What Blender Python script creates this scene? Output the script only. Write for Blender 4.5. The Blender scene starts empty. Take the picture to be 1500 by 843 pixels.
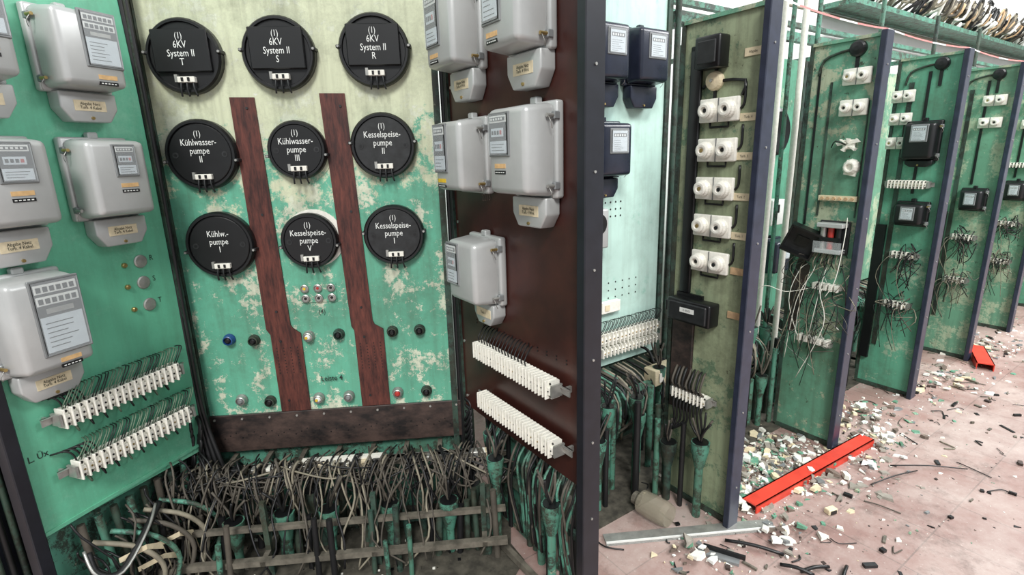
import bpy, bmesh, math, random
from mathutils import Matrix, Vector
rnd=random.Random(7)
sc=bpy.context.scene
try:
    sc.view_settings.view_transform='Standard'; sc.view_settings.look='None'
except Exception: pass
# ---------------------------------------------------------------- materials
def S(r,g,b):
    f=lambda c:(c/12.92 if c<=.04045 else ((c+.055)/1.055)**2.4)
    return (f(r/255),f(g/255),f(b/255),1)
def newmat(name):
    m=bpy.data.materials.new(name); m.use_nodes=True; nt=m.node_tree
    b=nt.nodes["Principled BSDF"]; return m,nt,b
def N(nt,t,**k):
    n=nt.nodes.new(t)
    for a,v in k.items():
        if a in n.inputs.keys(): n.inputs[a].default_value=v
        else: setattr(n,a,v)
    return n
def noise(nt,co,scale,detail=6,rough=.6,mapscale=None):
    n=N(nt,"ShaderNodeTexNoise"); n.inputs["Scale"].default_value=scale; n.inputs["Detail"].default_value=detail; n.inputs["Roughness"].default_value=rough
    if mapscale:
        mp=N(nt,"ShaderNodeMapping"); mp.inputs["Scale"].default_value=mapscale; nt.links.new(co,mp.inputs[0]); co=mp.outputs[0]
    nt.links.new(co,n.inputs["Vector"]); return n.outputs["Fac"]
def ramp(nt,fac,a,b,lo=0,hi=1):
    n=N(nt,"ShaderNodeMapRange"); n.inputs[1].default_value=a; n.inputs[2].default_value=b; n.inputs[3].default_value=lo; n.inputs[4].default_value=hi
    nt.links.new(fac,n.inputs[0]); return n.outputs[0]
def mix(nt,fac,a,b,mode='MIX'):
    n=N(nt,"ShaderNodeMix",data_type='RGBA',blend_type=mode)
    for i,v in ((0,fac),(6,a),(7,b)):
        if isinstance(v,(tuple,float,int)): n.inputs[i].default_value=v
        else: nt.links.new(v,n.inputs[i])
    return n.outputs[2]
def math_(nt,op,a,b):
    n=N(nt,"ShaderNodeMath",operation=op)
    for i,v in ((0,a),(1,b)):
        if isinstance(v,(float,int)): n.inputs[i].default_value=v
        else: nt.links.new(v,n.inputs[i])
    return n.outputs[0]
def simple(name,col,rough=.5,metal=0,var=.25,scale=30,bump=0,spec=.5):
    m,nt,b=newmat(name); tc=N(nt,"ShaderNodeTexCoord")
    f=noise(nt,tc.outputs["Object"],scale)
    v=ramp(nt,f,.35,.65)
    dark=tuple(c*(1-var) for c in col[:3])+(1,)
    nt.links.new(mix(nt,v,dark,col),b.inputs["Base Color"])
    b.inputs["Roughness"].default_value=rough; b.inputs["Metallic"].default_value=metal
    b.inputs["Specular IOR Level"].default_value=spec
    return m
def paint(name,c1,c2,amt=.5,soft=.03,scale=4,c3=None,chip=.68,zg=None,rough=.45,streak=.3,seed=0,grime=.3):
    m,nt,b=newmat(name); tc=N(nt,"ShaderNodeTexCoord")
    mp=N(nt,"ShaderNodeMapping"); mp.inputs["Location"].default_value=(seed*3.7,seed*1.3,seed*5.1)
    nt.links.new(tc.outputs["Object"],mp.inputs[0]); co=mp.outputs[0]
    base=c1
    # slow tonal drift of the paint
    n0=noise(nt,co,1.7,4,.6); base=mix(nt,ramp(nt,n0,.35,.65),tuple(x*.80 for x in c1[:3])+(1,),c1)
    n1=noise(nt,co,scale,12,.82)
    if zg:
        sx=N(nt,"ShaderNodeSeparateXYZ"); nt.links.new(tc.outputs["Object"],sx.inputs[0])
        zz=math_(nt,'ADD',sx.outputs[2],math_(nt,'MULTIPLY',math_(nt,'SUBTRACT',noise(nt,co,4.5,12,.8),.5),zg[3]))
        zz=ramp(nt,zz,zg[1],zg[2])
        base=mix(nt,zz,base,zg[0])
    v=ramp(nt,n1,amt-soft,amt+soft)
    c=mix(nt,v,base,c2)
    if c3:
        n2=noise(nt,co,16,10,.8)
        c=mix(nt,ramp(nt,n2,chip,chip+.015),c,c3)
    n5=noise(nt,co,2.6,12,.82)
    c=mix(nt,ramp(nt,n5,.46,.64,0,grime),c,S(66,68,50))
    n3=noise(nt,co,1,6,.65,(26,26,1.8))
    c=mix(nt,ramp(nt,n3,.45,.75,0,streak),c,(.06,.055,.035,1))
    nt.links.new(c,b.inputs["Base Color"]); b.inputs["Roughness"].default_value=rough
    bp=N(nt,"ShaderNodeBump"); bp.inputs["Strength"].default_value=.35; bp.inputs["Distance"].default_value=.002
    nt.links.new(v,bp.inputs["Height"]); nt.links.new(bp.outputs[0],b.inputs["Normal"])
    return m
P_MAIN=paint("paint_main",S(100,178,150),S(208,214,192),.545,.012,5,S(214,218,204),.62,(S(204,210,180),1.46,1.58,2.6),.4,.35,0,.42)
P_LEFT=paint("paint_mint",S(106,190,156),S(134,200,170),.6,.08,3,S(160,172,140),.72,None,.4,.2,1,.2)
P_W2=paint("paint_olive",S(156,168,136),S(100,128,102),.55,.015,5,S(60,56,42),.62,None,.5,.5,2,.55)
P_W3=paint("paint_worn",S(104,160,134),S(172,180,154),.54,.015,4.5,S(58,64,48),.61,None,.45,.45,3,.55)
P_W4=paint("paint_green",S(96,166,138),S(158,186,160),.57,.015,4.5,S(52,62,46),.63,None,.45,.4,4,.5)
P_W5=paint("paint_green_b",S(112,166,138),S(170,188,160),.53,.02,4.5,S(52,62,46),.63,None,.45,.4,5,.5)
P_CYAN=paint("paint_pale_cyan",S(190,222,212),S(158,204,190),.6,.03,5,S(110,128,114),.68,None,.4,.2,6,.2)
P_TEAL=paint("paint_teal_pipe",S(84,144,124),S(48,62,54),.52,.03,14,S(160,160,140),.62,None,.5,.5,7,.55)
P_TEALD=paint("paint_teal_dark",S(52,82,72),S(26,34,30),.5,.04,10,S(130,132,112),.65,None,.6,.6,8,.5)
FRAME=simple("frame_navy",S(46,52,70),.35,.0,.35,20)
BLACKF=simple("frame_black",S(27,29,37),.35,.0,.3,20)
GREY=simple("meter_grey",S(186,188,187),.36,.25,.10,9)
GREYD=simple("meter_grey_dark",S(138,141,142),.4,.3,.2,14)
BLK=simple("bakelite_black",S(17,18,20),.38,.0,.3,20)
BLKD=simple("bakelite_worn",S(38,40,42),.5,.0,.6,30)
NAVY=simple("meter_navy",S(38,43,58),.25,.0,.3,12)
CER=simple("ceramic_white",S(236,234,224),.3,0,.15,60)
CREAM=simple("label_cream",S(222,208,176),.7,0,.2,50)
TAN=simple("label_tan",S(200,168,130),.7,0,.3,50)
ORANGE=simple("label_orange",S(214,176,124),.7,0,.25,60)
WHITE=simple("plate_white",S(225,228,224),.5,0,.1,40)
PLATE=simple("register_plate",S(196,206,212),.5,0,.1,40)
INKW=simple("ink_white",S(225,228,225),.6,0,.05,40)
INKB=simple("ink_black",S(28,40,36),.6,0,.05,40)
BRASS=simple("brass",S(190,165,110),.3,.8,.2,40)
STEEL=simple("steel",S(180,180,175),.35,.6,.3,25)
RUST=simple("rail_rusty",S(128,122,110),.6,.3,.6,18)
WIREG=simple("wire_grey_brown",S(88,82,73),.7,0,.45,15)
WIREB=simple("wire_black",S(24,24,26),.5,0,.3,20)
WIREL=simple("wire_beige",S(142,135,118),.7,0,.4,20)
WIREGR=simple("wire_green_grey",S(104,124,104),.6,0,.4,20)
RED=simple("red_paint",S(214,64,46),.45,0,.3,10)
REDD=simple("red_knob",S(176,52,46),.4,0,.2,30)
YEL=simple("yellow_cap",S(226,190,50),.4,0,.2,30)
BLUE=simple("blue_ring",S(40,80,140),.35,0,.3,30)
DIRT=simple("trench_dirt",S(84,80,70),.9,0,.65,22)
GLASS,nt,b=newmat("window_glass"); b.inputs["Base Color"].default_value=(.75,.8,.82,1); b.inputs["Roughness"].default_value=.06; b.inputs["Alpha"].default_value=.18
AMBER,nt,b=newmat("dusty_glass"); b.inputs["Base Color"].default_value=S(160,152,134); b.inputs["Roughness"].default_value=.2; b.inputs["Alpha"].default_value=.5
def wood(name,a,c,sc_,rough=.35):
    m,nt,b=newmat(name); tc=N(nt,"ShaderNodeTexCoord")
    f=noise(nt,tc.outputs["Object"],1,8,.72,sc_)
    nt.links.new(mix(nt,ramp(nt,f,.38,.66),a,c),b.inputs["Base Color"]); b.inputs["Roughness"].default_value=rough
    return m
BROWN=wood("board_brown",S(46,20,18),S(70,35,28),(3,3,3))
STRIP=wood("strip_redbrown",S(48,20,17),S(104,54,44),(60,60,9),.5)
DARKB=wood("board_dark",S(24,20,20),S(78,62,56),(8,8,14),.5)

# ---------------------------------------------------------------- builder
def frame(o,x):
    x=Vector((x[0],x[1],0)).normalized(); y=Vector((-x.y,x.x,0))
    m=Matrix((x,y,Vector((0,0,1)))).transposed().to_4x4(); m.translation=Vector((o[0],o[1],0)); return m
class B:
    def __init__(s): s.v=[];s.f=[];s.mi=[];s.sm=[];s.mats=[];s.T=Matrix.Identity(4)
    def add(s,vs,fs,mat,smooth=False):
        if mat not in s.mats: s.mats.append(mat)
        k=s.mats.index(mat); o=len(s.v)
        s.v+= [tuple(s.T@Vector(v)) for v in vs]
        for f in fs: s.f.append([i+o for i in f]); s.mi.append(k); s.sm.append(smooth)
    def box(s,x0,x1,y0,y1,z0,z1,mat,bev=0,seg=2,tx=0,tz=0):
        vs=[(x0+tx,y0,z0+tz),(x1-tx,y0,z0+tz),(x1-tx,y0,z1-tz),(x0+tx,y0,z1-tz),(x0,y1,z0),(x1,y1,z0),(x1,y1,z1),(x0,y1,z1)]
        fs=[(0,1,2,3),(5,4,7,6),(4,0,3,7),(1,5,6,2),(3,2,6,7),(4,5,1,0)]
        if bev: s.bevadd(vs,fs,mat,bev,seg)
        else: s.add(vs,fs,mat)
    def bevadd(s,vs,fs,mat,bev,seg=2):
        bm=bmesh.new(); bv=[bm.verts.new(v) for v in vs]
        for f in fs: bm.faces.new([bv[i] for i in f])
        bmesh.ops.bevel(bm,geom=bm.edges[:],offset=bev,segments=seg,affect='EDGES',profile=.5,clamp_overlap=True)
        bm.verts.index_update()
        s.add([v.co[:] for v in bm.verts],[[v.index for v in f.verts] for f in bm.faces],mat,seg>1); bm.free()
    def prism(s,pts,y0,y1,mat,bev=0,seg=1):
        n=len(pts); vs=[(p[0],y0,p[1]) for p in pts]+[(p[0],y1,p[1]) for p in pts]
        fs=[list(range(n)),list(range(2*n-1,n-1,-1))]+[(i,i+n,(i+1)%n+n,(i+1)%n) for i in range(n)]
        if bev: s.bevadd(vs,fs,mat,bev,seg)
        else: s.add(vs,fs,mat)
    def cyl(s,p0,p1,r0,mat,r1=None,n=16,smooth=True):
        p0=Vector(p0);p1=Vector(p1); r1=r0 if r1 is None else r1
        t=(p1-p0).normalized(); a=t.orthogonal().normalized(); c=t.cross(a)
        vs=[];
        for p,r in((p0,r0),(p1,r1)):
            for i in range(n):
                an=2*math.pi*i/n; vs.append(tuple(p+a*math.cos(an)*r+c*math.sin(an)*r))
        s.add(vs,[(i,(i+1)%n,(i+1)%n+n,i+n) for i in range(n)],mat,smooth)
        s.add(vs[:n],[list(range(n-1,-1,-1))],mat); s.add(vs[n:],[list(range(n))],mat)
    def lathe(s,c,prof,mat,n=28):
        vs=[];fs=[]
        for r,y in prof:
            for i in range(n):
                an=2*math.pi*i/n; vs.append((c[0]+r*math.cos(an),c[1]+y,c[2]+r*math.sin(an)))
        for k in range(len(prof)-1):
            for i in range(n): j=(i+1)%n; fs.append((k*n+i,k*n+j,(k+1)*n+j,(k+1)*n+i))
        s.add(vs,fs,mat,False); 
        k=len(prof)-1; s.add(vs[k*n:],[list(range(n))],mat)
    def tube(s,pts,r,mat,n=6,sub=4):
        P=[Vector(p) for p in pts]
        if len(P)>2 and sub>1:
            Q=[]
            for i in range(len(P)-1):
                a=P[max(i-1,0)];b_=P[i];c=P[i+1];d_=P[min(i+2,len(P)-1)]
                for k in range(sub):
                    t=k/sub; Q.append(.5*((2*b_)+(c-a)*t+(2*a-5*b_+4*c-d_)*t*t+(3*b_-a-3*c+d_)*t**3))
            Q.append(P[-1]); P=Q
        vs=[];m=len(P); up=None
        for i,p in enumerate(P):
            t=(P[min(i+1,m-1)]-P[max(i-1,0)])
            if t.length<1e-7: t=Vector((0,0,1))
            t.normalize()
            if up is None: up=t.orthogonal().normalized()
            up=(up-t*up.dot(t)); up=up.normalized() if up.length>1e-5 else t.orthogonal().normalized()
            c=t.cross(up)
            for k in range(n):
                an=2*math.pi*k/n; vs.append(tuple(p+up*math.cos(an)*r+c*math.sin(an)*r))
        fs=[(i*n+k,i*n+(k+1)%n,(i+1)*n+(k+1)%n,(i+1)*n+k) for i in range(m-1) for k in range(n)]
        fs+=[list(range(n-1,-1,-1)),list(range((m-1)*n,m*n))]
        s.add(vs,fs,mat,True)
    def text(s,body,x,z,size,y,mat,align='CENTER',sx=.85,bold=0.0,rot=0):
        c=bpy.data.curves.new("t","FONT"); c.body=body; c.size=size; c.align_x=align; c.align_y='CENTER'; c.resolution_u=2; c.offset=bold*size; c.space_line=.85
        o=bpy.data.objects.new("t",c); bpy.context.collection.objects.link(o)
        dg=bpy.context.evaluated_depsgraph_get(); me=o.evaluated_get(dg).to_mesh()
        cr,sr=math.cos(rot),math.sin(rot)
        vs=[(x+(v.co.x*sx)*cr-v.co.y*sr,y,z+v.co.x*sx*sr+v.co.y*cr) for v in me.vertices]
        s.add(vs,[list(p.vertices) for p in me.polygons],mat)
        bpy.data.objects.remove(o); bpy.data.curves.remove(c)
    def done(s,name,M=None,parent=None):
        me=bpy.data.meshes.new(name); me.from_pydata(s.v,[],s.f)
        for m in s.mats: me.materials.append(m)
        me.polygons.foreach_set("material_index",s.mi); me.polygons.foreach_set("use_smooth",s.sm); me.update()
        ob=bpy.data.objects.new(name,me); bpy.context.collection.objects.link(ob)
        if M is not None: ob.matrix_world=M
        return ob
# ---------------------------------------------------------------- layout (metres)
d=Vector((.829,.559,0)); w=Vector((-.559,.829,0))
P1=Vector((.22,1.45,0)); P2=Vector((.95,1.965,0)); P3=Vector((1.749,2.552,0)); P4=Vector((2.588,3.106,0)); P5=Vector((3.445,3.683,0))
step=Vector((.855,.579,0)); P6=P5+step; P7=P6+step; P8=P7+step; P9=P8+step
FM=frame((-1.326,2.06),(.9965,.0836)); FL=frame((-1.508,1.44),(.334,.943))
FB=frame(P1+.77*w,-w); FW=[frame(p+.4*w,-w) for p in (P2,P3,P4,P5,P6,P7,P8,P9)]
FK=frame(P1+.8*w,d)

# ---------------------------------------------------------------- parts
def window_pane(b,x0,x1,z0,z1,y,kind=0,lcd=False):
    b.box(x0-.006,x1+.006,y-.004,y+.004,z0-.006,z1+.006,GREYD,.002,1)
    b.box(x0,x1,y-.0045,y,z0,z1,BLKD)
    wd=x1-x0;h=z1-z0
    if kind==2:
        for q,m_ in((.86,WHITE),(.70,WHITE)):
            b.box(x0+.04*wd,x1-.04*wd,y-.0055,y,z0+(q-.02)*h,z0+(q+.10)*h,m_)
            for i in range(6): b.box(x0+(.08+.145*i)*wd,x0+(.18+.145*i)*wd,y-.0065,y,z0+q*h,z0+(q+.07)*h,BLK)
        b.box(x0+.04*wd,x1-.04*wd,y-.0055,y,z0+.03*h,z0+.52*h,PLATE)
        b.box(x0+.2*wd,x1-.2*wd,y-.0055,y,z0+.56*h,z0+.63*h,STEEL)
        for i in range(6): b.box(x0+.12*wd,x0+(.5+.35*rnd.random())*wd,y-.006,y,z0+(.1+.065*i)*h,z0+(.112+.065*i)*h,INKB)
    elif kind==0:
        b.box(x0+.05*wd,x1-.05*wd,y-.0055,y,z0+.04*h,z0+.34*h,PLATE)
        b.box(x0+.05*wd,x1-.05*wd,y-.0055,y,z0+.80*h,z0+.97*h,WHITE)
        b.box(x0+.1*wd,x1-.1*wd,y-.0065,y,z0+.84*h,z0+.93*h,BLK)
        b.box(x0+.14*wd,x1-.2*wd,y-.0065,y,z0+.45*h,z0+.66*h,PLATE)
        for i in range(4): b.box(x0+(.18+.15*i)*wd,x0+(.28+.15*i)*wd,y-.0072,y,z0+.5*h,z0+.6*h,BLK if i<3 else REDD)
        for i in range(5): b.box(x0+(.14+.14*i)*wd,x0+(.22+.14*i)*wd,y-.0072,y,z0+.86*h,z0+.91*h,INKW)
        for i in range(3): b.box(x0+.12*wd,x0+(.6+.25*rnd.random())*wd,y-.006,y,z0+(.1+.075*i)*h,z0+(.115+.075*i)*h,INKB)
    else:
        b.box(x0+.06*wd,x1-.06*wd,y-.0055,y,z0+.05*h,z0+.95*h,PLATE)
        b.box(x0+.12*wd,x1-.12*wd,y-.0065,y,z0+.68*h,z0+.84*h,BLK)
        for i in range(5): b.box(x0+(.16+.14*i)*wd,x0+(.24+.14*i)*wd,y-.0072,y,z0+.71*h,z0+.8*h,INKW)
        for i in range(6): b.box(x0+.14*wd,x0+(.5+.35*rnd.random())*wd,y-.006,y,z0+(.1+.085*i)*h,z0+(.115+.085*i)*h,INKB)
    b.box(x0,x1,y-.0095,y-.0085,z0,z1,GLASS)
def meter(F,x0,x1,z0,z1,D,win,tag=None,kind=0,body=None,tagtext=None,near=1,label=1,y0=0,name="electricity_meter"):
    body=body or GREY; b=B(); wd=x1-x0;h=z1-z0
    b.T=Matrix.Translation((0,y0,0))
    b.box(x0-.006,x1+.006,-.03,-.001,z0-.006,z1+.006,body,.008,2)
    b.box(x0,x1,-D,-.025,z0,z1,body,.018,3,.008,.010)
    b.box(x0+wd*.42,x0+wd*.58,-.03,-.005,z1,z1+.022,body,.004,1)
    for zz in (z0+.12*h,z1-.14*h):
        sx=x1 if near>0 else x0
        b.box(sx-.006,sx+.012,-.042,-.02,zz-.011,zz+.011,GREYD,.003,1)
        b.cyl((sx+.006*near,-.064,zz),(sx+.006*near,-.04,zz),.005,BRASS if rnd.random()<.4 else STEEL,n=10)
        b.tube([(sx+.007*near,-.06,zz),(sx+.02*near,-.06,zz-.02),(sx+.012*near,-.05,zz-.035)],.0012,STEEL,4,3)
    window_pane(b,x0+win[0]*wd,x0+win[1]*wd,z0+win[2]*h,z0+win[3]*h,-D,kind)
    if label:
        cx=x0+(win[0]+win[1])/2*wd; cx=min(cx,x1-.045)
        zl=z0+max(win[2]*h-.035,.03)
        b.box(cx-.028,cx+.028,-D-.0015,-D+.005,zl-.004,zl+.009,ORANGE if label==1 else YEL)
        b.box(cx-.028,cx+.028,-D-.0015,-D+.005,zl-.021,zl-.011,BLK)
        for i in range(5): b.box(cx-.024+.01*i,cx-.018+.01*i,-D-.002,-D,zl-.0175,zl-.0145,INKW)
    if tag:
        xa,xb,za,zb=tag; zm=za+(zb-za)*.45
        b.prism([(xa,zb),(xa,zm),(xa+.028,za),(xb-.028,za),(xb,zm),(xb,zb)],-.055,-.001,body,.005,2)
        b.cyl(((xa+xb)/2,-.06,za+.012),((xa+xb)/2,-.05,za+.012),.005,BRASS,n=8)
        if tagtext:
            lx=(xa+xb)/2; lz=za+(zb-za)*.55
            b.box(lx-.048,lx+.048,-.0565,-.05,lz-.016,lz+.016,CREAM)
            b.text(tagtext,lx,lz,.0135,-.0575,INKB)
    return b.done(name,F)
def terminals(F,x0,x1,z,n,h=.05,y=-.03,wires=0,rail=.04,name="terminal_strip",mat=None,wm=None):
    mat=mat or CER; b=B(); p=(x1-x0)/n
    b.box(x0-rail,x1+rail,y+.008,y+.012,z-.013,z+.013,STEEL)
    b.box(x0-rail,x1+rail,y+.0,y+.012,z+.011,z+.013,STEEL)
    b.box(x0-rail*.6,x0-rail*.4,y+.01,0,z-.01,z+.01,STEEL); b.box(x1+rail*.4,x1+rail*.6,y+.01,0,z-.01,z+.01,STEEL)
    for i in range(n):
        a=x0+i*p; k=rnd.random()*.004
        b.box(a,a+p*.26,y-.034-k,y+.01,z-h/2,z+h/2,mat,.0015,1)
        b.box(a+p*.26,a+p,y-.018-k,y+.01,z-h/2+.003,z+h/2-.003,mat)
        b.box(a+p*.34,a+p*.92,y-.027-k,y+.01,z-h*.24,z+h*.16,mat,.0012,1)
        b.cyl((a+p*.64,y-.0205-k,z-h*.36),(a+p*.64,y-.0175,z-h*.36),p*.22,BLK,n=8)
        b.cyl((a+p*.64,y-.0205-k,z+h*.33),(a+p*.64,y-.0175,z+h*.33),p*.22,BLK,n=8)
        b.cyl((a+p*.64,y-.029-k,z-.002),(a+p*.64,y-.025,z-.002),p*.15,BRASS if rnd.random()<.4 else BLK,n=8)
        if wires:
            m=wm or (WIREGR if rnd.random()<.75 else WIREB)
            for q in(.35,.75):
                xx=a+p*q; s=wires
                b.tube([(xx,y-.015,z+h*.4),(xx+.004*s,y-.028,z+h*.4+.025),(xx+.03*s,y-.022,z+h*.4+.055+.012*rnd.random()),(xx+.055*s,.002,z+h*.4+.05)],.002,m,5,4)
    b.box(x0-.012,x0-.004,y-.03,y+.012,z-.02,z+.02,STEEL); b.box(x1+.004,x1+.012,y-.03,y+.012,z-.02,z+.02,STEEL)
    return b.done(name,F)
def gauge(cx,cz,r,lines,style):
    b=B()
    b.lathe((cx,0,cz),[(r,0),(r,-.028),(r-.006,-.038),(r-.014,-.038),(r-.017,-.03),(0.001,-.03)],BLK,40)
    if style==0:
        b.box(cx-r*.74,cx+r*.74,-.046,-.028,cz-r*.42,cz+r*.68,BLK,.003,1)
        yt=-.0468; z0=cz+r*.50; ln=.029
    else:
        b.lathe((cx,0,cz),[(r*.86,-.03),(r*.86,-.034),(r*.84,-.036),(.001,-.036)],BLK if style==1 else BLKD,36)
        for s in(-1,1):
            b.cyl((cx+s*r*.68,-.0375,cz),(cx+s*r*.68,-.036,cz),.011,BLKD,n=14); b.cyl((cx+s*r*.68,-.038,cz),(cx+s*r*.68,-.0375,cz),.006,BLK,n=12)
        yt=-.0372; z0=cz+r*.58; ln=.031
    for i,t in enumerate(lines): b.text(t,cx,z0-ln*i,.0335 if i else .03,yt,INKW,sx=.78)
    for s in(-1,1):
        zc=cz-r*.18 if style==1 else cz+r*.1
        b.box(cx+s*(r-.003)-.009,cx+s*(r-.003)+.009,-.042,-.002,zc-.006,zc+.006,BLKD,.002,1)
        b.cyl((cx+s*(r-.002),-.047,zc),(cx+s*(r-.002),-.04,zc),.0045,STEEL,n=8)
    zt=cz-r*.64
    b.box(cx-.026,cx+.034,-.052,-.03,zt-.008,zt+.012,CER,.002,1)
    b.box(cx-.036,cx-.026,-.048,-.03,zt-.006,zt+.02,STEEL)
    b.box(cx-.012,cx-.004,-.055,-.05,zt-.004,zt+.009,BLK); b.box(cx+.010,cx+.018,-.055,-.05,zt-.004,zt+.009,BLK)
    for k in(-.016,.004,.026):
        b.tube([(cx+k,-.045,zt-.006),(cx+k*1.1,-.05,zt-.03),(cx+k*1.3,-.042,zt-.055)],.0035,BLKD,6,3)
    return b.done("relay_socket_disc",FM)

# ================================================================ SHELL
def quadbox(name,c,ax,size,mat):
    b=B(); sx,sy,sz=size; b.box(0,sx,0,sy,0,sz,mat); return b.done(name,frame(c,ax))
m,nt,bb=newmat("floor_tiles"); tc=N(nt,"ShaderNodeTexCoord"); mp=N(nt,"ShaderNodeMapping"); nt.links.new(tc.outputs["Object"],mp.inputs[0])
br=N(nt,"ShaderNodeTexBrick"); br.offset=0; br.inputs["Scale"].default_value=1; br.inputs["Brick Width"].default_value=.3; br.inputs["Row Height"].default_value=.3; br.inputs["Mortar Size"].default_value=.003
br.inputs["Color1"].default_value=S(150,122,115); br.inputs["Color2"].default_value=S(140,112,106); br.inputs["Mortar"].default_value=S(118,98,92)
nt.links.new(mp.outputs[0],br.inputs[0])
n1=noise(nt,tc.outputs["Object"],1.6,12,.75); c=mix(nt,ramp(nt,n1,.42,.64,0,.8),br.outputs[0],S(184,170,163))
n2=noise(nt,tc.outputs["Object"],60,8,.8); c=mix(nt,ramp(nt,n2,.6,.64,0,.6),c,S(205,198,190))
n4=noise(nt,tc.outputs["Object"],5,8,.75); c=mix(nt,ramp(nt,n4,.54,.68,0,.55),c,S(86,70,64))
n6=noise(nt,tc.outputs["Object"],90,6,.8); c=mix(nt,ramp(nt,n6,.63,.66,0,.65),c,S(60,52,48))
nt.links.new(c,bb.inputs["Base Color"]); nt.links.new(ramp(nt,n1,.3,.7,.3,.6),bb.inputs["Roughness"])
FLOORM=m
fl=quadbox("floor",P1-w*5-d*6,d,(22,7.2,.1),FLOORM); fl.location.z=-.1
WALL=simple("wall_plaster",S(240,242,240),.8,0,.06,3)
quadbox("wall_back",P1+w*2.0-d*6,d,(22,.2,4.6),WALL)
quadbox("wall_end",P1-w*5+d*16,w,(7.2,.2,4.6),WALL)

# ================================================================ MAIN PANEL
b=B()
b.box(0,1.05,0,.025,.37,2.45,P_MAIN,.004,1)
b.box(-.012,.01,-.014,.03,.0,2.45,P_TEALD); b.box(1.046,1.07,-.014,.03,.0,2.45,P_TEALD)
b.done("switchboard_panel",FM)
def strip(pts,xc):
    b=B(); b.prism(pts,-.008,-.0005,STRIP)
    for i in range(9):
        for k in range(4): b.cyl((xc+.028*k,-.0095,.84-.014*i),(xc+.028*k,-.008,.84-.014*i),.0025,BLK,n=6)
    for z in (1.8,1.4,1.0,.87,.6): b.cyl((xc+.02,-.011,z),(xc+.02,-.008,z),.005,BLKD,n=8)
    b.done("insulation_strip",FM)
strip([(.292,1.84),(.381,1.838),(.398,.94),(.405,.925),(.435,.90),(.435,.55),(.312,.55),(.312,.90),(.298,.925)],.33)
strip([(.620,1.848),(.714,1.846),(.735,.94),(.742,.922),(.776,.90),(.776,.55),(.655,.55),(.655,.90),(.645,.92)],.674)
b=B(); b.box(-.004,1.085,-.012,-.0005,.375,.548,DARKB,.002,1)
for i in range(40):
    b.cyl((.06+.025*i,-.013,.44+.012*(i%3)),(.06+.025*i,-.012,.44+.012*(i%3)),.003,BLK,n=6)
for i in range(10): b.cyl((.03+.115*i,-.016,.53),(.03+.115*i,-.012,.53),.005,STEEL,n=8)
b.done("base_board",FM)
gauge(.165,1.98,.130,["(1)","6KV","System II","T"],0)
gauge(.497,1.985,.130,["(1)","6KV","System II","S"],0)
gauge(.842,1.992,.130,["(1)","6KV","System II","R"],0)
gauge(.168,1.635,.130,["(1)","Kühlwasser-","pumpe","II"],1)
gauge(.520,1.642,.110,["(1)","Kühlwasser-","pumpe","III"],1)
gauge(.845,1.650,.124,["(1)","Kesselspeise-","pumpe","II"],2)
gauge(.182,1.290,.130,["","Kühlw.-","pumpe","I"],1)
gauge(.524,1.291,.111,["(1)","Kesselspeise-","pumpe","V"],1)
gauge(.858,1.301,.121,["(1)","Kesselspeise-","pumpe","I"],2)
b=B(); b.lathe((.538,0,1.298),[(.116,0),(.116,-.004),(.001,-.004)],CER,36); b.done("backing_disc",FM)
b=B(); b.lathe((.526,0,1.640),[(.120,0),(.120,-.003),(.001,-.003)],P_MAIN,36); b.done("backing_disc",FM)
b=B(); b.box(.455,.60,-.004,-.0005,1.03,1.108,P_MAIN,.001,1)
for i in range(3):
    for k in range(2):
        x=.474+.053*i; z=1.05+.042*k
        b.lathe((x,-.003,z),[(.017,0),(.017,-.01),(.013,-.012),(.010,-.008),(.001,-.008)],STEEL,16); b.cyl((x,-.014,z),(x,-.01,z),.006,[BLK,YEL,REDD][(i+k)%3] if k else BLK,n=8)
b.text("(4)",.531,.988,.030,-.0015,INKB); b.done("test_socket_block",FM)
def knob(x,z,kind):
    b=B(); r=.024
    ring={0:STEEL,1:P_TEALD,2:STEEL,3:BLUE,4:STEEL}[kind]; cap={0:GREYD,1:BLK,2:WHITE,3:BLK,4:REDD}[kind]
    b.lathe((x,0,z),[(r,0),(r,-.008),(r*.85,-.014),(r*.8,-.026),(r*.66,-.028),(r*.6,-.02),(.001,-.02)],ring,20)
    b.lathe((x,-.018,z),[(r*.5,0),(r*.5,-.008),(r*.3,-.013),(.001,-.013)],cap,14)
    if kind==2: b.cyl((x-.004,-.034,z),(x-.004,-.03,z),.006,YEL,n=8)
    b.done("indicator_lamp_socket",FM)
for x,z,k in [(.145,.890,3),(.243,.881,1),(.466,.886,2),(.590,.887,1),(.813,.886,1),(.928,.886,1),(.154,.617,0),(.271,.602,1),(.475,.602,2),(.603,.602,0),(.813,.604,4),(.938,.602,1)]: knob(x,z,k)
b=B(); b.text("Leiste 4",.54,.691,.034,-.0105,INKB,bold=.01); b.done("panel_lettering",FM)

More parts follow.
